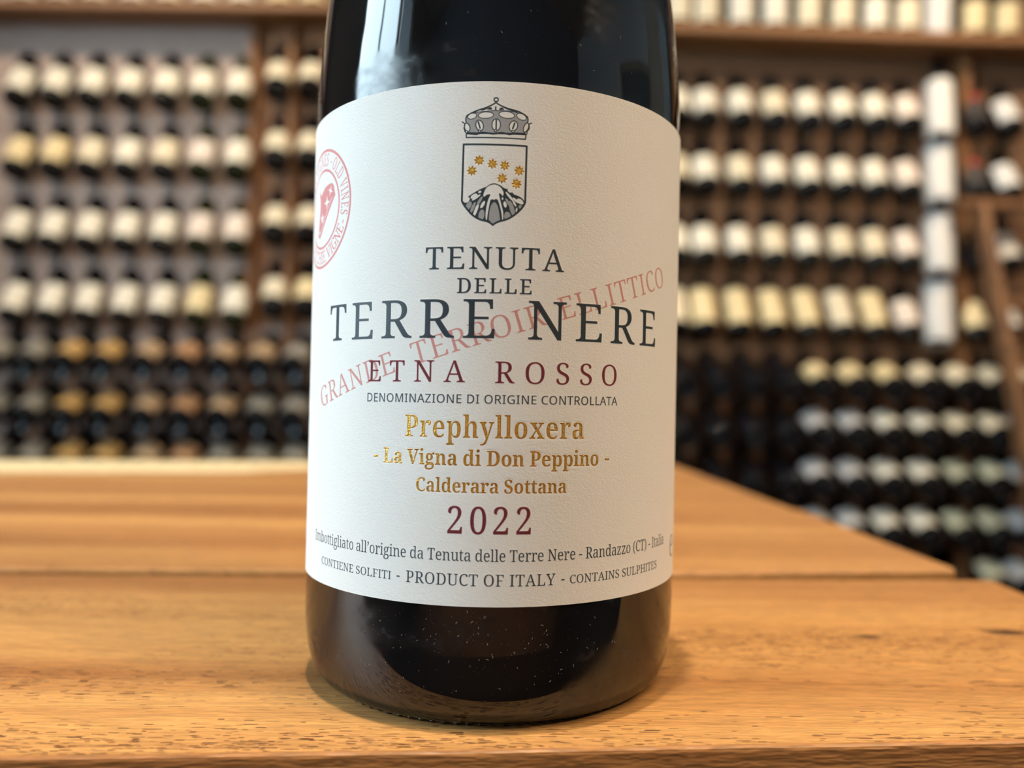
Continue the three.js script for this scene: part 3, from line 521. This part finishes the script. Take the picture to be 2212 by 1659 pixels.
const say = (look, n, row, side) => (look[0] === 'wrapped' ? 'bottle wrapped in white paper' : look[1] ? COLOUR[look[3]] + ' bottle with ' + look[1] + ' label' : COLOUR[look[3]] + ' bottle') + ', ' + ORD[n] + ' in ' + row + ', ' + WHERE[side];
// bottles standing on the two ledges
[...leftCols, ...leftSide].forEach((a, i) => { const look = ['plain', i < 7 ? pick('cream', 'ivory', 'ivory') : 'yellow', 'black', i < 5 ? 'dark' : 'green']; putBottle('left', 'stand', a, 1.020, look, say(look, i, 'row on ledge', 'left'), 'bottles standing on the left ledge'); });
[...rightCols, rightWhite, ...rightSide].forEach((a, i) => { const look = i === 8 ? ['wrapped', 'white', 'black', 'dark'] : ['plain', i > 8 ? 'yellow' : pick('cream', 'ivory'), 'black', 'dark']; putBottle('right', 'stand', a, 0.987, look, say(look, i, 'row on ledge', 'right'), 'bottles standing on the right ledge'); });
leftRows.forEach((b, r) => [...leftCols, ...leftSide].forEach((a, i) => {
  const look = i < 7 ? ['plain', i > 4 ? pick('blush', 'ivory') : r === 1 && (i < 3 || i === 4) ? pick('cream', 'yellow') : 'ivory', 'black', i > 4 ? 'green' : 'dark'] : ['short', pick('yellow', 'cream', 'blush'), 'black', 'dark'];  // second row: cream and yellow paint warm lamp glare onto chosen labels
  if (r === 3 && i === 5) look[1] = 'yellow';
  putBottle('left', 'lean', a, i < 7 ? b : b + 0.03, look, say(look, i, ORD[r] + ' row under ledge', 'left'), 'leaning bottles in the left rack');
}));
rightRows.forEach((b, r) => [...rightCols, rightWhite, ...rightSide].forEach((a, i) => {
  const look = i < 7 ? [r === 3 ? 'high' : 'plain', r === 3 ? pick('cream', 'yellow') : pick('cream', 'ivory'), 'black', i > 2 && r < 3 ? 'blue' : 'dark'] : i === 7 ? ['plain', 'blush', 'black', 'dark'] : i === 8 ? ['wrapped', 'white', 'black', 'dark'] : i === 9 ? (r < 2 ? ['redtop', 'black', 'black', 'dark'] : r === 3 ? ['plain', 'yellow', 'black', 'dark'] : ['plain', null, 'black', 'dark']) : ['plain', 'white', 'black', 'dark'];
  putBottle('right', leanPose(i), a, b, look, say(look, i, ORD[r] + ' row under ledge', 'right'), 'leaning bottles in the right rack');
}));
// lower rows
const sayL = (look, n, row, side) => 'low-lying ' + (look[1] ? 'bottle with ' + look[1] + ' label' : 'dark bottle without label') + ', ' + ORD[n] + ' in ' + row + ' low row, ' + WHERE[side];
leftLow.b.forEach((b, r) => leftLow.a.forEach((a, i) => { const look = ['low', ['grey', 'grey', 'gold', 'gold', 'tan', 'copper', r === 2 ? 'grey' : 'tan', r ? 'grey' : 'tan', 'grey'][i], 'black', 'blue']; putBottle('left', 'low', a, b, look, sayL(look, i, ORD[r], 'left'), 'low-lying bottles in the left rack'); }));
rightLow.b.forEach((b, r) => rightLow.a.forEach((a, i) => {
  if ((r === 3 && i < 4) || (r === 4 && i < 9)) return;
  const look = ['low', i < 4 ? null : r === 0 ? (i < 7 ? 'yellow' : 'cream') : i === 10 ? 'silver' : i < 6 ? 'silver' : i < 8 ? 'ivory' : r === 1 ? 'cream' : 'sage', 'black', 'dark'];
  putBottle('right', 'low', a, b, look, sayL(look, i, ORD[r], 'right'), 'low-lying bottles in the right rack');
}));

// ---------------------------------------------------------------- ladder leaning on the right rack
{
  const t = thing('wooden_ladder', 'honey brown wooden ladder leaning against the rack at the far right', 'ladder');
  const A = onRack('right', 0.940, 0.520, 0.1), B = onRack('right', 0.956, FLOORB, 0.45), A2 = onRack('right', 1.320, 0.520, 0.1), B2 = onRack('right', 1.336, FLOORB, 0.45);
  t.position.set(B.x, 0, B.z);
  const bar = (p, q, w, d) => { const v = q.clone().sub(p), g = new RoundedBoxGeometry(w, v.length(), d, 2, 0.004); g.applyQuaternion(new THREE.Quaternion().setFromUnitVectors(AY, v.clone().normalize())); const m = p.clone().add(q).multiplyScalar(0.5).sub(t.position); g.translate(m.x, m.y, m.z); return g; };
  const lm = std({ map: brown.map, color: lin(1.25, 1.15, 1.0), roughness: 0.55 });
  mesh('rail', bar(B, A, 0.024, 0.05), lm, t); mesh('rail', bar(B2, A2, 0.024, 0.05), lm, t);
  const C = onRack('right', 0.885, 0.527, 0.1), C2 = onRack('right', 1.345, 0.527, 0.1); mesh('top_bar', bar(C, C2, 0.026, 0.035), lm, t);
  for (const f of [0.18, 0.38, 0.58, 0.8]) mesh('rung', bar(B.clone().lerp(A, f), B2.clone().lerp(A2, f), 0.026, 0.04), lm, t);
}

shade(scene);
renderer.render(scene, camera);
